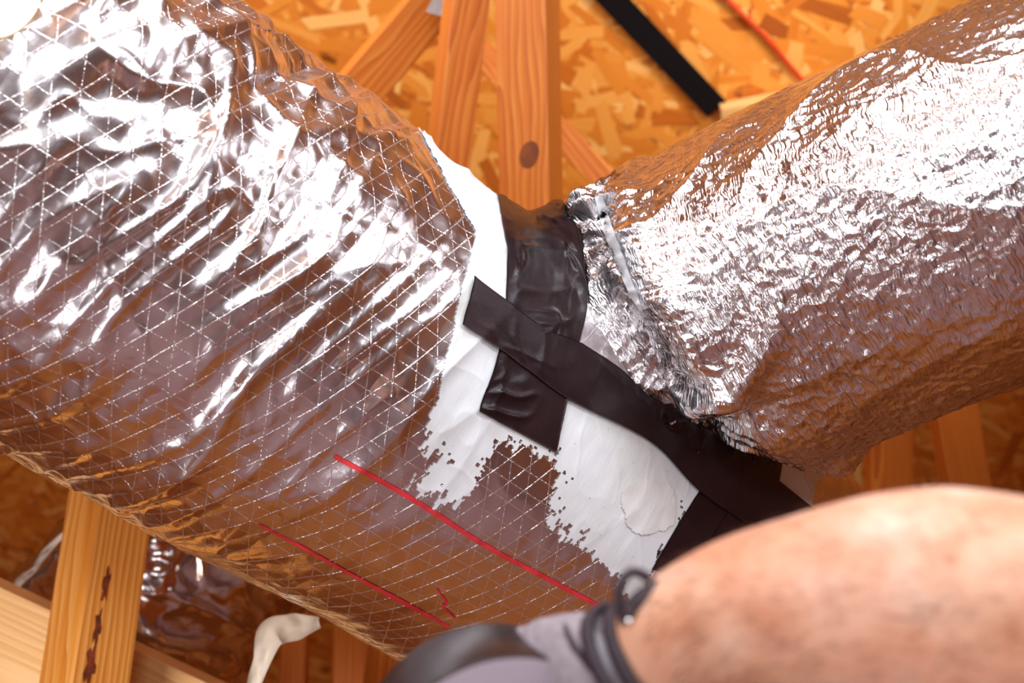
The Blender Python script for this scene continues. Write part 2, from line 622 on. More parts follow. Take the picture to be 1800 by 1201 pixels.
view = lambda px, py: nrm(P(px, py, 1) - EYE)

# near post at the lower left, under the trunk: runs down to the floor
ptop, pbot = P(195, 880, 1.42), P(150, 1190, 1.36)
d_ = nrm(ptop - pbot)
post_up = P(240, 620, 1.50)
foot = ptop - d_ * ((ptop[2] - 0.0) / d_[2])
post = beam('wood_post', foot, ptop + d_ * 0.16, 0.076, 0.076, PINE,
     'yellow pine post with a bark streak under the big foil duct', side=(0.75, -0.66, 0.0), cat='post')
# brace crossing behind that post
a_, b_ = P(-500, 900, 1.45), P(330, 1280, 1.52)
bb = ext(a_, b_, 0.0, 0.35)
beam('wood_brace', bb[0], bb[1], 0.038, 0.14, PINE_PALE,
     'pale pine brace sloping down behind the bark-streaked post', side=UP)
# left stud, leaning
a_, b_ = P(838, -150, 1.82), P(770, 420, 1.86)
bb = roof_to_floor(a_, b_)
beam('wood_stud', bb[0], bb[1], 0.038, 0.066, PINE_RED, 'leaning orange stud with a pale right edge, left of the upright stud',
     side=(0.80, 0.6, 0.0))
# right stud, upright
a_, b_ = P(924, -150, 1.74), P(937, 500, 1.78)
bb = roof_to_floor(a_, b_)
stud = beam('wood_stud', bb[0], bb[1], 0.060, 0.084, PINE_RED, 'upright orange stud with a dark knot above the black tape collar',
     side=(0.90, -0.45, 0.0))
# rafter going up to the top of the studs
a_, b_ = P(790, -30, 1.95), P(560, 240, 2.0)
bb = ext(a_, b_, 0.1, 0.7)
beam('wood_rafter', bb[0], bb[1], 0.038, 0.080, PINE_RED, 'slanted rafter meeting the leaning stud at a metal plate',
     side=(0.15, -0.75, 0.7))
# brace flat on the sheathing behind the collar
a_, b_ = P(940, 190, 2.25), P(1120, 375, 2.25)
bb = ext(a_, b_, 0.2, 0.5)
beam('wood_brace', bb[0], bb[1], 0.038, 0.05, PINE_RED, 'thin brace running down behind the neck of the branch duct', side=(0, -0.5, 0.8))
# webs in the gloom under the branch
for (xa, ya, xb, yb, dd, wd, lab) in ((1563, 600, 1562, 980, 2.3, 0.089, 'dim upright stud behind the end of the branch duct'),
                                      (1655, 600, 1722, 1000, 2.2, 0.089, 'dim leaning stud beside the upright one, under the branch duct'),
                                      (1790, 560, 1960, 900, 2.4, 0.06, 'dim dark web at far right under the branch duct')):
    pa_, pb_ = P(xa, ya, dd), P(xb, yb, dd + 0.1)
    bb = ext(pa_, pb_, 0.22, 0.5) if xa > 1750 else ext(pa_, roof_to_floor(pa_, pb_)[1], 0.22, 0.0)
    beam('truss_web', bb[0], bb[1], wd, 0.038, PINE_RED, lab, side=(0, -1, 0.1))
for (xa, ya, xb, yb, dd, wd, lab) in ((520, 1080, 512, 1330, 2.2, 0.05, 'orange stud beside the torn white paper strip'),
                                      (632, 1080, 630, 1330, 2.15, 0.095, 'wide orange stud behind the tape roll')):
    bb = ext(P(xa, ya, dd), roof_to_floor(P(xa, ya, dd), P(xb, yb, dd))[1], 0.15, 0.0)
    beam('truss_web', bb[0], bb[1], wd, 0.038, PINE_RED, lab, side=(0, -1, 0.1))
def roof_depth(px, py):
    d = P(px, py, 1.0) - EYE
    return (RZ + SL * RY - EYE[2]) / (d[2] + SL * d[1])


RN = nrm([0, -SL, -1.0])
def on_roof(px, py, gap):
    return P(px, py, roof_depth(px, py)) + RN * gap


# pale block under the black strap
o = beam('wood_block', on_roof(1264, 200, 0.030), on_roof(1470, 165, 0.030), 0.075, 0.038, PINE_PALE,
         'pale wood block at the foot of the black strap', side=RN)
# black strap and red cable on the sheathing
bb = ext(on_roof(1080, -2, 0.016), on_roof(1258, 186, 0.016), 0.4, 0.0)
beam('black_strap', bb[0], bb[1], 0.056, 0.008, STRAP_BLACK, 'flat black strap running across the orange roof sheathing',
     side=RN, cat='strap', bevel=0.001)


def tube(name, pts, r, mat, parent=None, n=10, radii=None, closed=False, rib=None):
    """round tube through pts"""
    pts = np.asarray(pts, float)
    m = len(pts)
    tg = nrm(np.gradient(pts, axis=0)) if not closed else nrm(np.roll(pts, -1, 0) - np.roll(pts, 1, 0))
    ref = np.array([0.0, 0.0, 1.0])
    if abs(tg[0] @ ref) > 0.9:
        ref = np.array([1.0, 0, 0])
    e1 = []
    u = nrm(np.cross(tg[0], ref))
    for k in range(m):
        u = nrm(u - tg[k] * (u @ tg[k]))
        e1.append(u)
    e1 = np.array(e1)
    e2 = np.cross(tg, e1)
    ph = np.linspace(0, 2 * math.pi, n, endpoint=False)
    R = (np.full(m, r) if radii is None else np.asarray(radii))[:, None, None]
    G = pts[:, None, :] + R * (np.cos(ph)[None, :, None] * e1[:, None, :] + np.sin(ph)[None, :, None] * e2[:, None, :])
    Q = grid_quads(m, n, True)
    V = G.reshape(-1, 3)
    if closed:
        j = np.arange(n)
        jn = (j + 1) % n
        Q = np.vstack([Q, np.stack([(m - 1) * n + j, j, jn, (m - 1) * n + jn], -1)])
    else:
        V = np.vstack([V, pts[0], pts[-1]])
        j = np.arange(n)
        jn = (j + 1) % n
        c0, c1 = len(V) - 2, len(V) - 1
        me = bpy.data.meshes.new(name)
        faces = [tuple(q) for q in Q] + [(jn[i], j[i], c0) for i in range(n)] + [((m - 1) * n + j[i], (m - 1) * n + jn[i], c1) for i in range(n)]
        me.from_pydata([tuple(v) for v in V], [], faces)
        me.polygons.foreach_set('use_smooth', np.full(len(faces), True, bool))
        me.update()
        return link(name, me, mat, parent)
    return link(name, quads_mesh(name, V, Q), mat, parent)


pts = catmull([on_roof(x, y, 0.014) for x, y in ((1180, -110), (1282, 0), (1345, 62), (1385, 110), (1412, 140))], 40)
tag(tube('red_cable', pts, 0.0055, REDCABLE), 'thin red cable crossing the roof sheathing', 'cable')

# ------------------------------------------------------------------ trunk duct
TA = np.array([0.74521605, -0.53146944, 0.40273227])
TP = np.array([-0.42011174, 0.15592247, 0.98313959])
TR = 0.225
TEC = nrm(-TP)                       # radial direction that faces the camera
TEU = nrm(np.cross(TEC, TA))
if TEU[1] < 0:
    TEU = -TEU


def trunk_h(t, th):
    """radial relief of the trunk jacket (m)"""
    wv = th * TR
    lowm = smooth(-0.1, 0.35, -(t - 0.42))                      # folds die out towards the collar
    h = 0.010 * noise(t * 3.1 + 3, wv * 3.3, 1.5) + 0.004 * noise(t * 8, wv * 6, 4.2)
    s = t - 0.20 * wv + 0.018 * noise(t * 5, wv * 7, 9.1)       # hoop folds, slightly helical
    m1 = smooth(-0.25, 0.35, noise(t * 4 + 1.3, wv * 5.5, 2.2))
    f1 = ridge(s * 13, wv * 3.0, 3.3) ** 2.2
    f2 = ridge(s * 27 + 5, wv * 5.0, 6.1) ** 2.0
    h = h + (0.0080 * f1 * m1 + 0.0035 * f2) * (0.12 + 1.08 * lowm)
    # tight pinch where the jacket is gathered
    for (tc, wc, st, sw, am) in ((0.115, 0.205, 0.012, 0.10, -0.013), (0.06, 0.20, 0.014, 0.08, 0.008), (0.175, 0.19, 0.016, 0.10, 0.008),
                                 (-0.05, 0.12, 0.016, 0.07, -0.010), (0.0, 0.10, 0.018, 0.06, 0.008)):
        sk = t - tc - 0.35 * (wv - wc)
        h = h + am * np.exp(-(sk / st) ** 2 - ((wv - wc) / sw) ** 2)
    cm = smooth(0.42, 0.12, t) * smooth(0.0, 0.10, wv)
    h = h + cm * (0.0050 * (ridge(t * 16 + 0.5 * noise(t * 9, wv * 9, 2.0), wv * 15, 8.3) ** 2 - 0.3) + 0.0022 * np.abs(noise(t * 36, wv * 34, 4.4)))
    h = h + (0.26 + 0.74 * lowm) * (0.0010 * noise(t * 60, wv * 40, 1.1) + 0.0012 * ridge(t * 38 + wv * 12, wv * 26, 5.5) ** 3)
    return h


def trunk_pt(t, th, extra=0.0):
    t, th = np.broadcast_arrays(np.asarray(t, float), np.asarray(th, float))
    r = TR - 0.005 + trunk_h(t, th) + extra
    c = TP + t[..., None] * TA + (np.cos(th) * r)[..., None] * TEC + (np.sin(th) * r)[..., None] * TEU
    return C2W(c)


tt = np.concatenate([np.linspace(-2.30, -0.62, 120, endpoint=False), np.linspace(-0.62, 1.15, 620, endpoint=False), np.linspace(1.15, 3.55, 150)])
dense = np.linspace(-1.75, 1.75, 360, endpoint=False)
back = np.linspace(1.75, 2 * math.pi - 1.75, 90, endpoint=False)
thv = np.concatenate([dense, back])
Gt = trunk_pt(tt[:, None], thv[None, :])
uvw = np.stack(np.broadcast_arrays(tt[:, None], (thv * TR)[None, :]), -1).reshape(-1, 2)
trunk = empty('insulated_duct', C2W(TP + TA * 0.5).ravel())
tag(trunk, 'large foil duct with a thread grid, white sealant and black tape at its collar', 'duct')
Qt = grid_quads(len(tt), len(thv), True)[:, ::-1]
trunk_me = quads_mesh('foil_jacket', Gt.reshape(-1, 3), Qt, uvw)
tag(link('foil_jacket', trunk_me, FOIL, trunk), 'wrinkled silver foil jacket')

# reinforcing thread grid: ridges standing proud of the foil
VV, QQ, base = [], [], 0
for ang, sp, hh, wdt in ((math.radians(0), 0.0172, 0.00028, 0.00050), (math.radians(68), 0.0170, 0.00065, 0.00070), (math.radians(-62), 0.0190, 0.00034, 0.00050)):
    dx, dy = math.cos(ang), math.sin(ang)
    nx, ny = -dy, dx
    tmin, tmax, wm = -0.60, 1.12, 0.37
    for off in np.arange(-2.0, 2.0, sp):
        s = np.arange(-2.2, 2.2, 0.0042)
        jit = off + rng.normal(0, 0.0009)
        t = nx * jit + dx * s
        wv = ny * jit + dy * s
        wob = 0.0016 * noise(t * 14 + off * 9, wv * 14, 3.0)
        t, wv = t + nx * wob, wv + ny * wob
        ok = (t > tmin) & (t < tmax) & (np.abs(wv) < wm)
        if ok.sum() < 4:
            continue
        t, wv = t[ok], wv[ok]
        vary = 0.55 + 0.45 * noise(t * 40, wv * 40, off * 31) + 0.35 * rng.uniform(-1, 1, len(t))
        vary = np.clip(vary, 0.05, 1.3)
        hgt = hh * vary
        wd = wdt * (0.7 + 0.4 * vary)
        a = trunk_pt(t - nx * wd, (wv - ny * wd) / TR, 0.0)
        b = trunk_pt(t, wv / TR, hgt)
        c = trunk_pt(t + nx * wd, (wv + ny * wd) / TR, 0.0)
        n_ = len(t)
        VV.append(np.stack([a, b, c], 1).reshape(-1, 3))
        QQ.append(grid_quads(n_, 3) + base)
        base += 3 * n_
tag(link('scrim_threads', quads_mesh('scrim_threads', np.vstack(VV), np.vstack(QQ)), THREAD, trunk),
    'crossed reinforcing threads in the foil', kind='stuff')

# ------------------------------------------------------------------ branch duct and its neck
BA = np.array([0.84569126, 0.37406329, -0.38063492])
BP = np.array([0.39786853, 0.11957167, 1.00148801])
NA = nrm([0.78, 0.60, -0.16])


def cam_pt(px, py, d):
    return np.array([(px - 900) / F * d, -(py - 600.5) / F * d, d])


# key rings: top and bottom silhouette pixels, depth, axis direction, ratio of the radius towards the camera
keys = [((900, 385), (1296, 850), 1.190, NA, 0.86),
        ((945, 372), (1284, 800), 1.180, NA, 0.92),
        ((985, 356), (1275, 775), 1.172, NA, 1.00),
        ((1014, 331), (1273, 756), 1.163, NA, 1.08),
        ((1044, 328), (1268, 735), 1.152, NA, 1.02),
        ((1063, 360), (1250, 692), 1.142, nrm(NA + 0.5 * BA), 0.78),
        ((1060, 328), (1272, 722), 1.132, nrm(NA + 2 * BA), 0.90),
        ((1080, 306), (1325, 775), 1.122, BA, 1.00),
        ((1112, 280), (1405, 797), 1.108, BA, 1.05),
        ((1168, 262), (1462, 800), 1.095, BA, 1.0)]
rows = []
for (T_, B_, d, ax, rat) in keys:
    a, b = cam_pt(*T_, d), cam_pt(*B_, d)
    c = (a + b) / 2
    e1 = (a - b) / 2
    r = np.linalg.norm(e1)
    e2 = nrm(np.cross(ax, e1)) * r * rat
    if e2[2] > 0:
        e2 = -e2
    rows.append(np.concatenate([c, e1, e2]))
e1b = nrm(np.array([0, 1.0, 0]) - BA * BA[1]) * 0.165
e1b = nrm(e1b + 0.25 * nrm(rows[-1][3:6])) * 0.165
e1b = nrm(e1b - BA * (e1b @ BA)) * 0.165
e2b = nrm(np.cross(BA, e1b)) * 0.165
if e2b[2] > 0:
    e2b = -e2b
e1b, e2b = e1b * 0.975, e2b * 0.985
for s_ in (-0.06, 0.02, 0.12, 0.3, 0.55, 0.9, 1.4, 2.0, 2.45):
    rows.append(np.concatenate([BP + BA * s_, e1b, e2b]))
K = np.array(rows)
nk = len(keys)
# resample: dense near the neck, coarse far out of the frame
full = catmull(K, 3000)
step = np.linalg.norm(np.diff(full[:, :3], axis=0), axis=1) + 0.25 * np.linalg.norm(np.diff(full[:, 3:6], axis=0), axis=1)
arc = np.concatenate([[0], np.cumsum(step)])
kidx = np.linspace(0, 2999, len(K)).astype(int)
s_pinch = arc[kidx[5]]
s_end = arc[-1]
s_vis = arc[kidx[nk + 2]]
ss = np.concatenate([np.linspace(0, s_vis, 430, endpoint=False), np.linspace(s_vis, s_end, 90)])
L = np.stack([np.interp(ss, arc, full[:, q]) for q in range(9)], -1)
ph = np.concatenate([np.linspace(-1.9, 1.9, 430, endpoint=False), np.linspace(1.9, 2 * math.pi - 1.9, 100, endpoint=False)])   # 0 = facing the camera, + = up
Gb = C2W((L[:, None, 0:3] + np.sin(ph)[None, :, None] * L[:, None, 3:6] + np.cos(ph)[None, :, None] * L[:, None, 6:9]))
Nb = grid_normals(Gb, True)
ctr = C2W(L[:, 0:3])[:, None, :]
if np.mean(np.sum(Nb * (Gb - ctr), -1)) < 0:
    Nb = -Nb
S = (ss - s_pinch)[:, None]
W_ = (ph * 0.16)[None, :]
PHI = ph[None, :]
s_tape = arc[kidx[2]] - s_pinch
tmask = np.maximum(smooth(s_tape - 0.01, s_tape + 0.02, S), smooth(0.05, -0.30, PHI))
near = np.exp(-(S / 0.075) ** 2)
pl = ridge(PHI * 4.2 + 0.6 * noise(S * 12, PHI * 2), S * 4, 0.7) ** 1.5 - 0.45
pl2 = ridge(PHI * 10 + 0.5 * noise(S * 16, PHI * 3), S * 6, 2.7) ** 1.4 - 0.4
pl3 = ridge(PHI * 24 + 0.6 * noise(S * 20, PHI * 5), S * 8, 5.7) - 0.4
Hb = near * (0.009 * pl + 0.005 * pl2 + 0.0022 * pl3) * tmask
neckm = (1 - smooth(-0.02, 0.02, S)) * tmask
Hb = Hb - 0.010 * np.exp(-(S / 0.010) ** 2)
Hb = Hb + neckm * (0.010 * (ridge(PHI * 3, S * 14 + PHI * 3, 4.4) ** 2 - 0.4) + 0.004 * (ridge(PHI * 9, S * 35 + PHI * 6, 1.4) ** 2 - 0.35))
body = smooth(0.0, 0.06, S)
Hb = Hb + body * (0.009 * noise(S * 5 + 4, W_ * 6, 2.0) + 0.003 * noise(S * 12, W_ * 14, 7.0))
Hb = Hb + body * 0.0045 * ridge(S * 3 + W_ * 2, W_ * 10 + 0.6 * noise(S * 5, W_ * 6), 1.2) ** 2.5
# crumples: creases at several scales, running along the duct high up and round it near the tied end
wx = 0.010 * noise(S * 20, W_ * 20, 1.0)
wy = 0.010 * noise(S * 20, W_ * 20, 5.0)
cr = 0.0012 * np.abs(noise(S * 30 + wx * 60, W_ * 48 + wy * 60, 3.9)) + 0.0010 * np.abs(noise(S * 70, W_ * 85 + wx * 90, 8.1)) + 0.0006 * np.abs(noise(S * 130 + wy * 200, W_ * 150, 2.4))
stri = np.abs(noise(S * 150 + wx * 60, W_ * 16, 6.2)) * (1 - smooth(0.14, 0.36, S)) * smooth(0.0, 0.04, S) * smooth(0.35, -0.25, PHI)
crm = 0.45 + 0.55 * smooth(-0.3, 0.4, noise(S * 9, W_ * 9, 4.0))
Hb = Hb - tmask * (cr * crm * 1.5 + 0.0021 * stri)
# sharp fold running from the pinch up across the face of the branch, and the pulled tip underneath
fold = np.exp(-((PHI + 0.55 - 3.2 * (S - 0.03)) / 0.10) ** 2) * smooth(-0.01, 0.03, S) * (1 - smooth(0.10, 0.20, S))
Hb = Hb + 0.014 * fold - 0.014 * np.exp(-((PHI + 0.75 - 3.2 * (S - 0.03)) / 0.13) ** 2) * smooth(-0.01, 0.03, S) * (1 - smooth(0.08, 0.17, S))
tip = np.exp(-((PHI + 1.40) / 0.13) ** 2 - ((S - 0.130) / 0.026) ** 2)
Hb = Hb + 0.017 * tip
Gb = Gb + Nb * Hb[..., None]
uvb = np.stack(np.broadcast_arrays(ss[:, None], W_), -1).reshape(-1, 2)
Qb = grid_quads(len(ss), len(ph), True)
fa = Gb.reshape(-1, 3)[Qb[1000]]
fn = np.cross(fa[1] - fa[0], fa[2] - fa[1])
if fn @ (fa[0] - C2W(L[2:3, 0:3])[0]) < 0:
    Qb = Qb[:, ::-1]
branch = empty('branch_duct', C2W(K[8, :3]).ravel())
tag(branch, 'crinkled bright silver branch duct tied onto the large duct, rising to the right', 'duct')
branch_me = quads_mesh('foil_sleeve', Gb.reshape(-1, 3), Qb, uvb)
bo = link('foil_sleeve', branch_me, FOIL_BRANCH, branch)

# ------------------------------------------------------------------ mastic, print lines and tape on the trunk
nci = int(np.searchsorted(ss, s_pinch - 0.01))
Vn = Gb[:nci].reshape(-1, 3)
Qn = grid_quads(nci, len(ph), True)
sub = (np.abs(((thv + math.pi) % (2 * math.pi)) - math.pi) < 9)
Vall = np.vstack([Gt.reshape(-1, 3), Vn])
Qall = np.vstack([Qt, Qn + Gt.shape[0] * Gt.shape[1]])
keep = np.ones(len(Qall), bool)
tq = Qall[:, 0] // len(thv)
keep[:len(Qt)] = (tt[tq[:len(Qt)]] > -0.3) & (tt[tq[:len(Qt)]] < 1.6)
bvh = BVHTree.FromPolygons(Vall.tolist(), Qall[keep].tolist())
Vt_, Qt_ = Gt.reshape(-1, 3), Qt[(tt[Qt[:, 0] // len(thv)] > -0.6) & (tt[Qt[:, 0] // len(thv)] < 1.6)]
bvh_trunk = BVHTree.FromPolygons(Vt_.tolist(), Qt_.tolist())


def cast(px, py, tree):
    d = Vector(nrm(P(px, py, 1.0) - EYE))
    hit = tree.ray_cast(Vector(EYE), d)
    return np.array(hit[0]) if hit[0] is not None else None


def poly_sdf(px, py, poly):
    """signed pixel distance to a polygon, + inside"""
    poly = np.asarray(poly, float)
    n = len(poly)
    d = np.full(px.shape, 1e9)
    inside = np.zeros(px.shape, bool)
    for i in range(n):
        a, b = poly[i], poly[(i + 1) % n]
        e = b - a
        wx, wy = px - a[0], py - a[1]
        k = np.clip((wx * e[0] + wy * e[1]) / (e @ e), 0, 1)
        d = np.minimum(d, np.hypot(wx - k * e[0], wy - k * e[1]))
        c = ((a[1] > py) != (b[1] > py)) & (px < (b[0] - a[0]) * (py - a[1]) / (b[1] - a[1] + 1e-9) + a[0])
        inside ^= c
    return np.where(inside, d, -d)


polyA = [(735, 225), (800, 262), (880, 335), (920, 400), (915, 540), (1010, 600), (1240, 800), (1240, 860), (1160, 1010), (1105, 1070),
         (1080, 1010), (1020, 962), (962, 915), (985, 830), (945, 792), (880, 790), (850, 830), (820, 880), (790, 905), (772, 885),
         (790, 840), (745, 800), (750, 760), (772, 690), (785, 620), (800, 560), (812, 500), (828, 450), (835, 405), (800, 345)]
polyB = [(1340, 780), (1440, 790), (1452, 835), (1436, 850), (1424, 912), (1340, 870)]
polyC = [(700, 880), (745, 800), (860, 735), (890, 770), (860, 850), (800, 915), (770, 880), (735, 880)]
tm = np.arange(0.16, 1.16, 0.00115)
wm_ = np.arange(-0.16, 0.36, 0.00115)
TM, WM = np.meshgrid(tm, wm_, indexing='ij')
lift = 0.0011 + 0.00025 * noise(TM * 90, WM * 25, 0.4) + 0.0003 * np.maximum(0, noise(TM * 30, WM * 22, 5.0))
Gm = trunk_pt(TM, WM / TR, lift)
mx, my = to_px(Gm)
hair_ = 14 * fbm(TM * 75, WM * 32, 0.2, 3) + 10 * noise(TM * 300, WM * 70, 1.2) + 6 * noise(TM * 420, WM * 260, 3.2)
sd = np.maximum(np.maximum(poly_sdf(mx, my, polyA), poly_sdf(mx, my, polyB)), poly_sdf(mx, my, polyC) - 10)
low = smooth(690, 800, my) * smooth(1330, 1290, mx)
msk = sd + hair_ * (0.22 + 1.1 * low) > 0
pits = noise(TM * 330, WM * 200, 7.7) + 0.5 * noise(TM * 40, WM * 30, 2.1)
msk &= ~((pits > 0.74) & (sd < 34) & (low > 0.5))
cell = msk[:-1, :-1] & msk[1:, :-1] & msk[1:, 1:] & msk[:-1, 1:]
Qm = grid_quads(len(tm), len(wm_))[cell.reshape(-1)][:, ::-1]
used, inv = np.unique(Qm.ravel(), return_inverse=True)
me = quads_mesh('sealant', Gm.reshape(-1, 3)[used], inv.reshape(-1, 4), np.stack([TM, WM], -1).reshape(-1, 2)[used])
tag(link('sealant', me, MASTIC, trunk), 'brushed white sealant with ragged edges')


# an older dab of sealant, thicker and creamier, near the lower tape
Gp = trunk_pt(TM, WM / TR, lift + 0.0011 + 0.0005 * noise(TM * 60, WM * 60, 8.8))
pd = np.hypot((mx - 1140) / 1.0, (my - 890) / 1.0) + 9 * noise(TM * 40, WM * 40, 6.0) + 4 * noise(TM * 120, WM * 120, 2.0)
pk = pd < 50
cell = pk[:-1, :-1] & pk[1:, :-1] & pk[1:, 1:] & pk[:-1, 1:]
Qm = grid_quads(len(tm), len(wm_))[cell.reshape(-1)][:, ::-1]
used, inv = np.unique(Qm.ravel(), return_inverse=True)
me = quads_mesh('sealant_dab', Gp.reshape(-1, 3)[used], inv.reshape(-1, 4), np.stack([TM, WM], -1).reshape(-1, 2)[used])
tag(link('sealant_dab', me, MASTIC_OLD, trunk), 'rounded cream dab of older sealant')


def surf_strip(name, center, widths, mat, parent, tree, n=80, m=3, lift=0.0012, label=None):
    c = catmull(center, n)
    tg = nrm(np.gradient(c, axis=0))
    nn = np.stack([-tg[:, 1], tg[:, 0]], -1)
    wd = np.interp(np.linspace(0, 1, n), np.linspace(0, 1, len(widths)), widths)
    G = np.zeros((n, m, 3))
    for i in range(n):
        for j in range(m):
            q = c[i] + nn[i] * wd[i] * (j / (m - 1) - 0.5)
            h = cast(q[0], q[1], tree)
            G[i, j] = h if h is not None else G[max(i - 1, 0), j]
            G[i, j] -= nrm(G[i, j] - EYE) * lift
    o = link(name, quads_mesh(name, G.reshape(-1, 3), grid_quads(n, m)[:, ::-1], np.zeros((n * m, 2))), mat, parent)
    if label:
        tag(o, label)
    return o


bvh_branch = BVHTree.FromPolygons(Gb[:300].reshape(-1, 3).tolist(), grid_quads(300, len(ph), True).tolist())
surf_strip('cable_tie', [(1052, 344), (1066, 395), (1088, 455), (1112, 515), (1128, 548)], [14, 17, 17, 12, 5], TIE, branch, bvh_branch, 60, 5, 0.004, 'white cable tie in the pinched neck')
surf_strip('printed_line', [(588, 803), (690, 858), (760, 900), (850, 958), (950, 1012), (1068, 1074)], [8, 9, 8, 8], RED, trunk, bvh_trunk, 160, label='long straight red printed line')
surf_strip('printed_line', [(455, 923), (540, 968), (620, 1012), (700, 1055), (790, 1103)], [4, 6, 5, 8, 5], RED, trunk, bvh_trunk, 120, label='short red printed line low on the foil')
surf_strip('red_scribble', [(768, 1036), (785, 1060), (780, 1068), (800, 1088)], [3, 5, 3], RED, trunk, bvh_trunk, 30, label='small red scribble')


def tape_strip(name, eL, eR, tree, n, m, lift, label, back_rows=0, wr=0.0016, seed=0.0, smooth_it=40):
    """tape laid on the duct between two edge polylines traced on its surface"""
    a, b = catmull(eL, n), catmull(eR, n)
    G = np.full((n, m, 3), np.nan)
    for i in range(n):
        for j in range(m):
            k = j / (m - 1)
            q = a[i] * (1 - k) + b[i] * k
            h = cast(q[0], q[1], tree)
            if h is not None:
                G[i, j] = h
    for j in range(m):                       # rays that slip past the silhouette: carry on behind it
        ok = np.where(~np.isnan(G[:, j, 0]))[0]
        for i in range(n):
            if np.isnan(G[i, j, 0]):
                i0 = ok[np.argmin(abs(ok - i))]
                q = a[i] * (1 - j / (m - 1)) + b[i] * j / (m - 1)
                dd = (G[i0, j] - EYE) @ FWD
                g = P(q[0], q[1], dd + 0.004 * abs(i - i0))
                near_ = tree.find_nearest(Vector(g))[0]
                G[i, j] = np.array(near_)
    if back_rows:
        rows_ = []
        d0 = nrm(G[0] - G[3])
        cur = G[0].copy()
        for r_ in range(back_rows):
            d0 = nrm(d0 + 0.16 * FWD - 0.05 * UP)
            cur = cur + d0 * 0.006
            cur = np.array([np.array(tree.find_nearest(Vector(c))[0]) for c in cur])
            rows_.append(cur)
        G = np.concatenate([np.array(rows_[::-1]), G], 0)
    n2 = G.shape[0]
    for _ in range(smooth_it):
        H = G.copy()
        H[1:-1] += 0.5 * (0.5 * (G[:-2] + G[2:]) - G[1:-1])
        H[:, 1:-1] += 0.5 * (0.5 * (G[:, :-2] + G[:, 2:]) - G[:, 1:-1])
        G = H
    N = grid_normals(G)
    if np.mean(np.sum(N * (EYE - G), -1)) < 0:
        N = -N
    for rep_ in range(3):                    # keep the smoothed tape outside the foil it covers
        for i in range(n2):
            for j in range(m):
                loc, nor, _, _ = tree.find_nearest(Vector(G[i, j]))
                nor = np.array(nor)
                if nor @ N[i, j] < 0:
                    nor = -nor
                loc = np.array(loc)
                sdv = (G[i, j] - loc) @ nor
                if sdv < 0.0004:
                    G[i, j] = loc + nor * 0.0004
        if rep_ < 2:
            for _ in range(5):
                H = G.copy()
                H[1:-1] += 0.5 * (0.5 * (G[:-2] + G[2:]) - G[1:-1])
                H[:, 1:-1] += 0.5 * (0.5 * (G[:, :-2] + G[:, 2:]) - G[:, 1:-1])
                G = H
    N = grid_normals(G)
    if np.mean(np.sum(N * (EYE - G), -1)) < 0:
        N = -N
    la = np.concatenate([[0], np.cumsum(np.linalg.norm(np.diff(G[:, m // 2], axis=0), axis=1))])[:, None]
    lb = np.linspace(0, np.linalg.norm(G[n2 // 2, 0] - G[n2 // 2, -1]), m)[None, :]
    edge = np.minimum(np.linspace(0, 1, m), 1 - np.linspace(0, 1, m))[None, :]
    wv = wr * (ridge(la * 34 + seed, lb * 22 + 0.8 * noise(la * 20, lb * 20, seed), seed) ** 2.5) * smooth(0.0, 0.18, edge)
    wv = wv + 0.5 * wr * ridge(la * 11, lb * 40 + seed, 2 * seed) ** 4
    wv = wv * smooth(-0.2, 0.5, noise(la * 13 + seed, lb * 16, 3.3))
    G = G + N * (lift + wv)[..., None]
    # a second layer below gives the tape its thickness
    Gl = G - N * 0.0006
    V = np.vstack([G.reshape(-1, 3), Gl.reshape(-1, 3)])
    Q1 = grid_quads(n2, m)
    per = np.concatenate([np.arange(m), np.arange(1, n2) * m + m - 1, (n2 - 1) * m + np.arange(m - 2, -1, -1), np.arange(n2 - 2, 0, -1) * m])
    pn = np.roll(per, -1)
    off = n2 * m
    Q = np.vstack([Q1, Q1[:, ::-1] + off, np.stack([per, per + off, pn + off, pn], -1)])
    uv = np.stack(np.broadcast_arrays(la + seed, lb), -1).reshape(-1, 2)
    o = link(name, quads_mesh(name, V, Q, np.vstack([uv, uv])), TAPE, trunk)
    return tag(o, label)


tape_strip('tape_strip', [(868, 343), (880, 395), (888, 450), (886, 525), (880, 590), (865, 650), (850, 690), (838, 722)],
           [(990, 352), (1022, 405), (1031, 470), (1029, 545), (1014, 605), (1005, 650), (990, 720), (975, 796)],
           bvh, 120, 44, 0.0028, 'wide wrinkled black tape band wrapped round the collar', back_rows=14, wr=0.0042, seed=1.7, smooth_it=50)
tape_strip('tape_strip', [(1272, 745), (1262, 800), (1235, 850), (1215, 880), (1180, 935), (1143, 1000)],
           [(1352, 770), (1345, 820), (1325, 870), (1290, 910), (1250, 965), (1205, 1012)],
           bvh, 90, 34, 0.0022, 'black tape strip going down beside the big white sealant patch', wr=0.0012, seed=4.1)
tape_strip('tape_strip', [(1318, 750), (1320, 810), (1308, 860), (1276, 896), (1240, 955), (1205, 1012)],
           [(1372, 775), (1370, 815), (1362, 862), (1345, 945), (1320, 1000), (1290, 1060)],
           bvh, 90, 34, 0.0034, 'black tape strip nearest the arm, overlapping its neighbour', wr=0.0010, seed=6.3)
tape_strip('tape_strip', [(828, 488), (880, 528), (960, 585), (1005, 600), (1060, 635), (1130, 683), (1200, 730), (1270, 777), (1340, 830), (1434, 904)],
           [(808, 572), (870, 612), (950, 672), (1000, 706), (1060, 735), (1120, 765), (1165, 800), (1215, 857), (1270, 898), (1345, 945)],
           bvh, 170, 36, 0.0048, 'long diagonal black tape strip across the collar', wr=0.0022, seed=9.2)

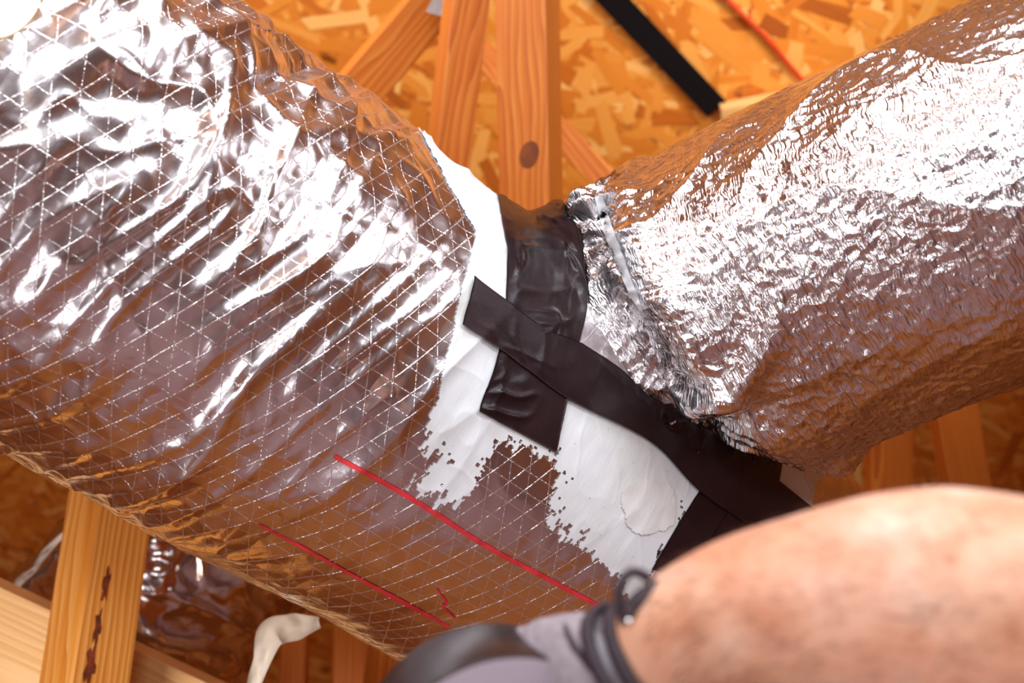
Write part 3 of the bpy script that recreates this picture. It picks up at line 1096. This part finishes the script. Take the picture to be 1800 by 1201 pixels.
# ------------------------------------------------------------------ lower foil duct, under the trunk
kk = []
for (px, py, d) in ((430, 880, 1.84), (390, 925, 1.82), (345, 975, 1.80), (235, 1095, 1.77), (120, 1230, 1.75), (-10, 1385, 1.74), (-180, 1585, 1.74), (-430, 1930, 1.78)):
    kk.append(cam_pt(px, py, d))
kk = catmull(kk, 260)
tg = nrm(np.gradient(kk, axis=0))
e1 = nrm(np.cross(tg, np.array([0, 0, 1.0])))
e2 = nrm(np.cross(tg, e1))
ph2 = np.linspace(0, 2 * math.pi, 240, endpoint=False)
ln_ = np.concatenate([[0], np.cumsum(np.linalg.norm(np.diff(kk, axis=0), axis=1))])[:, None]
cph, sph = np.cos(ph2)[None, :], np.sin(ph2)[None, :]
hh = 0.012 * noise(ln_ * 8, cph * 1.5, sph * 1.5) + 0.010 * ridge(ln_ * 16, cph * 1.6 + 3, sph * 1.6) ** 2 + 0.005 * ridge(ln_ * 34, cph * 4 + 3, sph * 4) ** 2
hh = 0.6 * hh
rad = 0.185 + hh
Gl = C2W(kk[:, None, :] + rad[..., None] * (cph[..., None] * e1[:, None, :] + sph[..., None] * e2[:, None, :]))
lowd = empty('lower_duct', Gl[:, :, :].reshape(-1, 3).mean(0))
tag(lowd, 'dull crumpled foil duct hanging behind the bark-streaked post', 'duct')
uvl = np.stack(np.broadcast_arrays(ln_, (ph2 * 0.15)[None, :]), -1).reshape(-1, 2)
Ql = grid_quads(260, 240, True)
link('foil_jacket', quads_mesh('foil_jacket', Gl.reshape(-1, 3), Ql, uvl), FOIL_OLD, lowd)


def ribbon(name, cl, wd, mat, parent, curl=0.02, n=60, m=9, facing=None, thick=0.0015):
    c = catmull(cl, n)
    tg_ = nrm(np.gradient(c, axis=0))
    f = nrm(facing if facing is not None else -FWD)
    sd_ = nrm(np.cross(tg_, f))
    nn_ = np.cross(sd_, tg_)
    wv_ = np.interp(np.linspace(0, 1, n), np.linspace(0, 1, len(wd)), wd)
    k = np.linspace(-0.5, 0.5, m)
    G = c[:, None] + sd_[:, None] * (k[None, :, None] * wv_[:, None, None]) + nn_[:, None] * (curl * (k[None, :, None] ** 2) * 2 + 0.004 * noise(np.arange(n)[:, None] * 0.15, k[None, :] * 3)[..., None])
    V = np.vstack([G.reshape(-1, 3), (G + nn_[:, None] * thick).reshape(-1, 3)])
    Q1 = grid_quads(n, m)
    per = np.concatenate([np.arange(m), np.arange(1, n) * m + m - 1, (n - 1) * m + np.arange(m - 2, -1, -1), np.arange(n - 2, 0, -1) * m])
    pn = np.roll(per, -1)
    off = n * m
    Q = np.vstack([Q1, Q1[:, ::-1] + off, np.stack([per, per + off, pn + off, pn], -1)])
    return link(name, quads_mesh(name, V, Q, np.zeros((len(V), 2))), mat, parent)


tag(ribbon('torn_flap', [P(560, 1092, 1.30), P(520, 1100, 1.29), P(480, 1112, 1.28), P(462, 1160, 1.28), P(450, 1200, 1.28), P(444, 1250, 1.28)],
           [0.012, 0.030, 0.034, 0.020, 0.016, 0.018], PAPER, lowd, 0.012), 'torn white paper flap')
tag(ribbon('torn_flap', [P(118, 935, 1.66), P(84, 968, 1.65), P(62, 1000, 1.64), P(38, 1020, 1.64), P(14, 1056, 1.64)], [0.006, 0.011, 0.008, 0.012, 0.006], PAPER, lowd, 0.004), 'torn backing edge')

# knot and bark details on the timbers, metal plate
bpy.context.view_layer.update()


def obj_bvh(o):
    M = o.matrix_world
    return BVHTree.FromPolygons([M @ v.co for v in o.data.vertices], [tuple(p.vertices) for p in o.data.polygons])


def stain(name, poly, tree, mat, parent, lift=0.0008, label=None):
    pts_ = [cast(x, y, tree) for x, y in poly]
    pts_ = [p - nrm(p - EYE) * lift for p in pts_ if p is not None]
    me = bpy.data.meshes.new(name)
    c_ = np.mean(pts_, 0)
    n_ = len(pts_)
    me.from_pydata([tuple(p) for p in pts_] + [tuple(c_)], [], [(i, (i + 1) % n_, n_) for i in range(n_)])
    me.update()
    o = link(name, me, mat, parent)
    return tag(o, label) if label else o


pb = obj_bvh(post)
for cx_, cy_, hx, hy, sl in ((186, 1028, 6, 28, -0.16), (171, 1105, 6, 30, -0.16), (158, 1172, 9, 36, -0.16)):
    pol = []
    for q in range(22):
        an = q / 22 * 2 * math.pi
        k_ = 1 + 0.28 * math.sin(5 * an + cx_) + 0.15 * math.sin(9 * an)
        yy = math.sin(an) * hy * k_
        pol.append((cx_ + math.cos(an) * hx * k_ + sl * yy, cy_ + yy))
    stain('bark_streak', pol, pb, BARK, post, label='dark reddish bark streak')
sb = obj_bvh(stud)
stain('knot', [(930 + 17 * math.cos(a_q) + 4 * math.sin(a_q), 272 - 24 * math.sin(a_q)) for a_q in np.linspace(0, 2 * math.pi, 24, endpoint=False)], sb, KNOT, stud, label='dark oval knot')
o = link('metal_plate', box_mesh('metal_plate', 0.07, 0.002, 0.07, 0.0005), PLATE)
o.matrix_world = Matrix.Translation(P(797, 3, 1.90)) @ Matrix.Rotation(math.radians(20), 4, 'Y')
tag(o, 'small grey metal plate at the top of the leaning stud', 'plate')

# ------------------------------------------------------------------ arm, glove, tape roll
akeys = [  # px, py, depth, vertical radius (m), depth radius (m)
    (1075, 1195, 0.475, 0.020, 0.018), (1120, 1180, 0.470, 0.0225, 0.020), (1170, 1152, 0.463, 0.0262, 0.022), (1230, 1116, 0.456, 0.0290, 0.026),
    (1320, 1088, 0.448, 0.033, 0.032), (1430, 1078, 0.440, 0.0385, 0.038), (1540, 1076, 0.433, 0.0435, 0.042), (1640, 1082, 0.428, 0.0465, 0.044),
    (1740, 1090, 0.422, 0.0460, 0.044), (1850, 1100, 0.416, 0.0440, 0.042), (1990, 1120, 0.408, 0.0420, 0.040), (2130, 1150, 0.398, 0.0420, 0.040)]
ak = [np.concatenate([cam_pt(a, b, c), [r1, r2]]) for a, b, c, r1, r2 in akeys]
last = ak[-1][:3]
for dv, r in (((0.030, -0.020, -0.030), 0.043), ((0.055, -0.065, -0.075), 0.046), ((0.075, -0.125, -0.13), 0.050), ((0.09, -0.19, -0.18), 0.054), ((0.10, -0.25, -0.22), 0.056)):
    ak.append(np.concatenate([last + np.array(dv), [r, r]]))
ak = catmull(ak, 150)
tg = nrm(np.gradient(ak[:, :3], axis=0))
dep = np.array([0, 0, -1.0])
e2 = nrm(dep - tg * (tg @ dep)[:, None])
e1 = nrm(np.cross(e2, tg))
e1 = np.where(e1[:, 1:2] < 0, -e1, e1)
pha = np.linspace(0, 2 * math.pi, 72, endpoint=False)
lna = np.concatenate([[0], np.cumsum(np.linalg.norm(np.diff(ak[:, :3], axis=0), axis=1))])[:, None]
mod = 1 + 0.03 * noise(lna * 14, np.cos(pha)[None] * 1.4, np.sin(pha)[None] * 1.4)
bulge = 1 + 0.07 * np.exp(-((lna - 0.15) / 0.06) ** 2) * np.exp(-((pha[None] - 1.1) / 0.6) ** 2)
Ga = C2W(ak[:, None, :3] + (mod * bulge)[..., None] * (np.sin(pha)[None, :, None] * (e1 * ak[:, 3:4])[:, None] + np.cos(pha)[None, :, None] * (e2 * ak[:, 4:5])[:, None]))
Va = np.vstack([Ga.reshape(-1, 3), Ga[0].mean(0), Ga[-1].mean(0)])
Qa = grid_quads(150, 72, True)
me = bpy.data.meshes.new('person')
fl = [tuple(int(v) for v in q) for q in Qa]
c0, c1 = len(Va) - 2, len(Va) - 1
fl += [((j + 1) % 72, j, c0) for j in range(72)] + [(149 * 72 + j, 149 * 72 + (j + 1) % 72, c1) for j in range(72)]
me.from_pydata([tuple(v) for v in Va], [], fl)
bm = bmesh.new()
bm.from_mesh(me)
bmesh.ops.recalc_face_normals(bm, faces=bm.faces)
bm.to_mesh(me)
bm.free()
me.polygons.foreach_set('use_smooth', np.full(len(me.polygons), True, bool))
person = link('person', me, SKIN)
tag(person, 'bare forearm in a grey work glove, reaching up with a roll of tape', 'person')
# sleeve
sl_i = 128
Gs = C2W(ak[sl_i:, None, :3] + 1.14 * (np.sin(pha)[None, :, None] * (e1 * ak[:, 3:4])[sl_i:, None] + np.cos(pha)[None, :, None] * (e2 * ak[:, 4:5])[sl_i:, None]))
link('sleeve', quads_mesh('sleeve', Gs.reshape(-1, 3), grid_quads(150 - sl_i, 72, True)), SHIRT, person)
# fine hair along the forearm
VV, QQ, base = [], [], 0
Na = grid_normals(Ga, True)
if np.mean(np.sum(Na * (Ga - C2W(ak[:, :3])[:, None]), -1)) < 0:
    Na = -Na
for _ in range(3200):
    i = int(rng.uniform(24, 112))
    j = int(rng.uniform(0, 72))
    p = Ga[i, j]
    tdir = nrm(Ga[i - 2, j] - Ga[i + 2, j])
    n_ = Na[i, j]
    lat = np.cross(n_, tdir)
    ln = rng.uniform(0.006, 0.014)
    lean = tdir * 0.8 + lat * rng.normal(0, 0.4)
    s = np.linspace(0, 1, 4)[:, None]
    c = p + n_ * (0.45 * ln * s - 0.15 * ln * s ** 2) + lean * ln * s ** 1.3 * 0.9
    wd = (0.00012 * (1.1 - s)) * lat
    VV.append(np.stack([c - wd, c + wd], 1).reshape(-1, 3))
    QQ.append(grid_quads(4, 2) + base)
    base += 8
tag(link('arm_hair', quads_mesh('arm_hair', np.vstack(VV), np.vstack(QQ)), HAIR, person), kind='stuff')

# tape roll
RF, RB = C2W(cam_pt(893, 1402, 0.480)).ravel(), C2W(cam_pt(850, 1322, 0.526)).ravel()
ax = nrm(RB - RF)
u = nrm(np.cross(ax, RIGHT))
v = np.cross(ax, u)


def lathe(name, prof, o, ax, u, v, mat, parent, n=96):
    ph = np.linspace(0, 2 * math.pi, n, endpoint=False)
    prof = np.asarray(prof, float)
    G = o + prof[:, None, 1:2] * ax + prof[:, None, 0:1] * (np.cos(ph)[None, :, None] * u + np.sin(ph)[None, :, None] * v)
    Q = grid_quads(len(prof), n, True)
    me = quads_mesh(name, G.reshape(-1, 3), Q)
    bm = bmesh.new()
    bm.from_mesh(me)
    bmesh.ops.recalc_face_normals(bm, faces=bm.faces)
    bm.to_mesh(me)
    bm.free()
    return link(name, me, mat, parent)


roll = empty('tape_roll', (RF + RB) / 2)
tag(roll, 'roll of glossy black tape held by the gloved hand', 'tape roll')
RR, RI, RWd = 0.0605, 0.040, 0.048
lathe('tape_layers', [(RR - 0.001, 0.0), (RR - 0.0003, 0.0004), (RR, 0.0012), (RR, RWd - 0.0012), (RR - 0.0003, RWd - 0.0004), (RR - 0.001, RWd)], RF, ax, u, v, ROLL_TAPE, roll)
for z, nm2 in ((0.0, 'roll_side'), (RWd, 'roll_side')):
    lathe(nm2, [(RI, z), (RI + 0.006, z), (RR - 0.006, z), (RR - 0.001, z)], RF, ax, u, v, ROLL_SIDE, roll)
tag(lathe('cardboard_core', [(RI, -0.0005), (RI - 0.003, -0.0005), (RI - 0.003, RWd + 0.0005), (RI, RWd + 0.0005)], RF, ax, u, v, CARD, roll), 'cardboard core')


# glove: palm and five fingers, fused by a voxel remesh
def blob_tube(bm, keys, n=16, m=14):
    kk = catmull([np.concatenate([cam_pt(*k[:3]), k[3:5]]) for k in keys], m)
    tg = nrm(np.gradient(kk[:, :3], axis=0))
    e2 = nrm(np.array([0, 0, -1.0]) - tg * (-tg[:, 2:3]))
    e1 = np.cross(e2, tg)
    ph = np.linspace(0, 2 * math.pi, n, endpoint=False)
    cap = np.sqrt(np.clip(1 - (np.clip((np.arange(m) - (m - 3)) / 2.4, 0, 1)) ** 2, 0.05, 1))
    G = C2W(kk[:, None, :3] + cap[:, None, None] * (np.sin(ph)[None, :, None] * (e1 * kk[:, 3:4])[:, None] + np.cos(ph)[None, :, None] * (e2 * kk[:, 4:5])[:, None]))
    vs = [[bm.verts.new(p) for p in r] for r in G]
    for i in range(m - 1):
        for j in range(n):
            bm.faces.new((vs[i][j], vs[i][(j + 1) % n], vs[i + 1][(j + 1) % n], vs[i + 1][j]))
    bm.faces.new(vs[0][::-1])
    bm.faces.new(vs[-1])


bm = bmesh.new()
blob_tube(bm, [(1160, 1175, 0.466, 0.024, 0.023), (1120, 1186, 0.474, 0.028, 0.025), (1070, 1200, 0.488, 0.0325, 0.025), (1015, 1206, 0.508, 0.0345, 0.023), (955, 1222, 0.530, 0.0355, 0.019)], n=24, m=20)
# four fingers reach round behind the roll, curl and press on its far side
for k, (y0, ln) in enumerate(((1118, 1.0), (1185, 1.08), (1255, 1.0), (1325, 0.8))):
    r = 0.0105 - 0.0006 * k
    blob_tube(bm, [(985, y0 + 20, 0.525, r, r), (930, y0 + 25 + 4 * k, 0.548, r, r), (930 - 60 * ln, y0 + 45, 0.556, r, r), (930 - 110 * ln, y0 + 75, 0.552, r * 0.95, r * 0.95), (930 - 150 * ln, y0 + 105, 0.540, r * 0.85, r * 0.85)])
# thumb closes on the near side
blob_tube(bm, [(1085, 1230, 0.480, 0.015, 0.014), (1075, 1300, 0.462, 0.013, 0.013), (1030, 1365, 0.452, 0.0115, 0.0115), (975, 1400, 0.4545, 0.010, 0.010)])
me = bpy.data.meshes.new('glove')
bmesh.ops.recalc_face_normals(bm, faces=bm.faces)
bm.to_mesh(me)
bm.free()
glove = link('glove', me, GLOVE, person)
md = glove.modifiers.new('fuse', 'REMESH')
md.mode = 'VOXEL'
md.voxel_size = 0.0022
md.use_smooth_shade = True
md = glove.modifiers.new('soften', 'SMOOTH')
md.iterations = 6
md.factor = 0.5
tex = bpy.data.textures.new('glove_folds', 'CLOUDS')
tex.noise_scale = 0.022
md = glove.modifiers.new('folds', 'DISPLACE')
md.texture = tex
md.texture_coords = 'GLOBAL'
md.strength = 0.004
tag(glove, 'grey fabric work glove')


def ring_pts(c, r1, r2, ex, ey, n=48):
    ph = np.linspace(0, 2 * math.pi, n, endpoint=False)
    return c + r1 * np.cos(ph)[:, None] * ex + r2 * np.sin(ph)[:, None] * ey


def band(name, c, axd, r1, r2, wdt, mat, parent, flare=1.0, thick=0.0022, n=72):
    """flat elliptical band (cuff) about direction axd"""
    axd = nrm(axd)
    ey = nrm(np.array([0, 1.0, 0]) - axd * axd[1])
    ex = np.cross(ey, axd)
    rows = []
    for (dz, k) in ((-0.5, 1.0), (-0.45, 1.06), (0.45, 1.06 * flare), (0.5, flare), (0.45, flare * 0.94), (-0.45, 0.95)):
        rows.append(ring_pts(c + axd * dz * wdt, r1 * k, r2 * k, ey, ex, n))
    G = C2W(np.array(rows + rows[:1]))
    return link(name, quads_mesh(name, G.reshape(-1, 3), grid_quads(len(rows) + 1, n, True)), mat, parent)


wax = nrm(cam_pt(1230, 1108, 0.456) - cam_pt(1100, 1152, 0.472))
band('cuff', cam_pt(1146, 1166, 0.466), nrm(wax + np.array([0.0, 0.25, 0.0])), 0.0265, 0.0240, 0.0060, CUFF, glove, 1.0)
band('cuff_edge', cam_pt(1116, 1176, 0.470), nrm(wax + np.array([0.0, 0.30, 0.0])), 0.0285, 0.0270, 0.0060, CUFF, glove, 1.0)
bpy.context.view_layer.update()
dg = bpy.context.evaluated_depsgraph_get()
gm = glove.evaluated_get(dg).to_mesh()
gv = np.empty(len(gm.vertices) * 3, np.float32)
gm.vertices.foreach_get('co', gv)
bvh_glove = BVHTree.FromPolygons(gv.reshape(-1, 3).tolist(), [tuple(p.vertices) for p in gm.polygons])
for pts_, wd_, mt_, lb_ in (([(992, 1098), (1005, 1130), (1030, 1165), (1070, 1215)], [8, 12, 12, 10], CUFF, 'dark seam on the glove'),
                            ([(1030, 1096), (1045, 1125), (1068, 1160), (1100, 1210)], [18, 26, 26, 22], GLOVE_PALE, 'pale panel on the glove'),
                            ([(1062, 1090), (1072, 1115), (1090, 1150), (1118, 1200)], [8, 10, 10, 8], CUFF, 'dark seam on the glove')):
    surf_strip('glove_panel', pts_, wd_, mt_, glove, bvh_glove, 40, 5, 0.0008, lb_)
# pull loop and strap standing up from the cuff
lp = [cam_pt(x, y, d) for x, y, d in ((1098, 1100, 0.455), (1088, 1055, 0.455), (1093, 1022, 0.456), (1113, 1006, 0.458), (1135, 1014, 0.460), (1150, 1032, 0.460), (1140, 1060, 0.457), (1118, 1085, 0.455))]
tag(tube('pull_loop', C2W(catmull(lp, 60)), 0.0021, CUFF, glove), 'black pull loop')
for q_, (pa, pb, pc, r) in enumerate((((1108, 1075), (1140, 1045), (1200, 1014), 0.0040), ((1105, 1092), (1130, 1070), (1165, 1042), 0.0034), ((1125, 1052), (1150, 1034), (1210, 1010), 0.0030))):
    tube('strap', C2W(catmull([cam_pt(*pa, 0.452), cam_pt(*pb, 0.452), cam_pt(*pc, 0.459)], 20)), r, CUFF, glove)
for (x, y) in ((1182, 1019), (1105, 1093)):
    bm = bmesh.new()
    bmesh.ops.create_uvsphere(bm, u_segments=14, v_segments=8, radius=0.0013)
    bmesh.ops.translate(bm, verts=bm.verts, vec=C2W(cam_pt(x, y, 0.4475)).ravel())
    me = bpy.data.meshes.new('rivet')
    bm.to_mesh(me)
    bm.free()
    tag(link('rivet', me, RIVET, glove), 'bright metal rivet')

# ------------------------------------------------------------------ glowing work lamp in the upper left corner
lc = C2W(cam_pt(-20, -30, 0.50)).ravel()
la_ = nrm(0.6 * nrm(EYE - lc) + 0.6 * RIGHT - 0.3 * UP)
lu = nrm(np.cross(la_, UP))
lv = np.cross(la_, lu)
lamp = empty('work_lamp', lc)
tag(lamp, 'glowing white work lamp hanging beside the foil duct', 'lamp')
lathe('lens', [(0.0005, 0.012), (0.010, 0.0115), (0.018, 0.009), (0.022, 0.004), (0.023, 0.0)], lc, la_, lu, lv, LENS, lamp, 48)
lathe('housing', [(0.023, 0.002), (0.026, 0.002), (0.027, -0.01), (0.024, -0.04), (0.012, -0.05), (0.0005, -0.05)], lc, la_, lu, lv, LAMPBODY, lamp, 48)
tube('cord', catmull([lc - la_ * 0.05, lc - la_ * 0.07 + np.array([0, 0, 0.1]), lc + np.array([-0.05, -0.05, 0.8]), np.array([lc[0] - 0.05, lc[1] - 0.05, zroof(lc[1] - 0.05) - 0.01])], 30), 0.003, STRAP_BLACK, lamp)
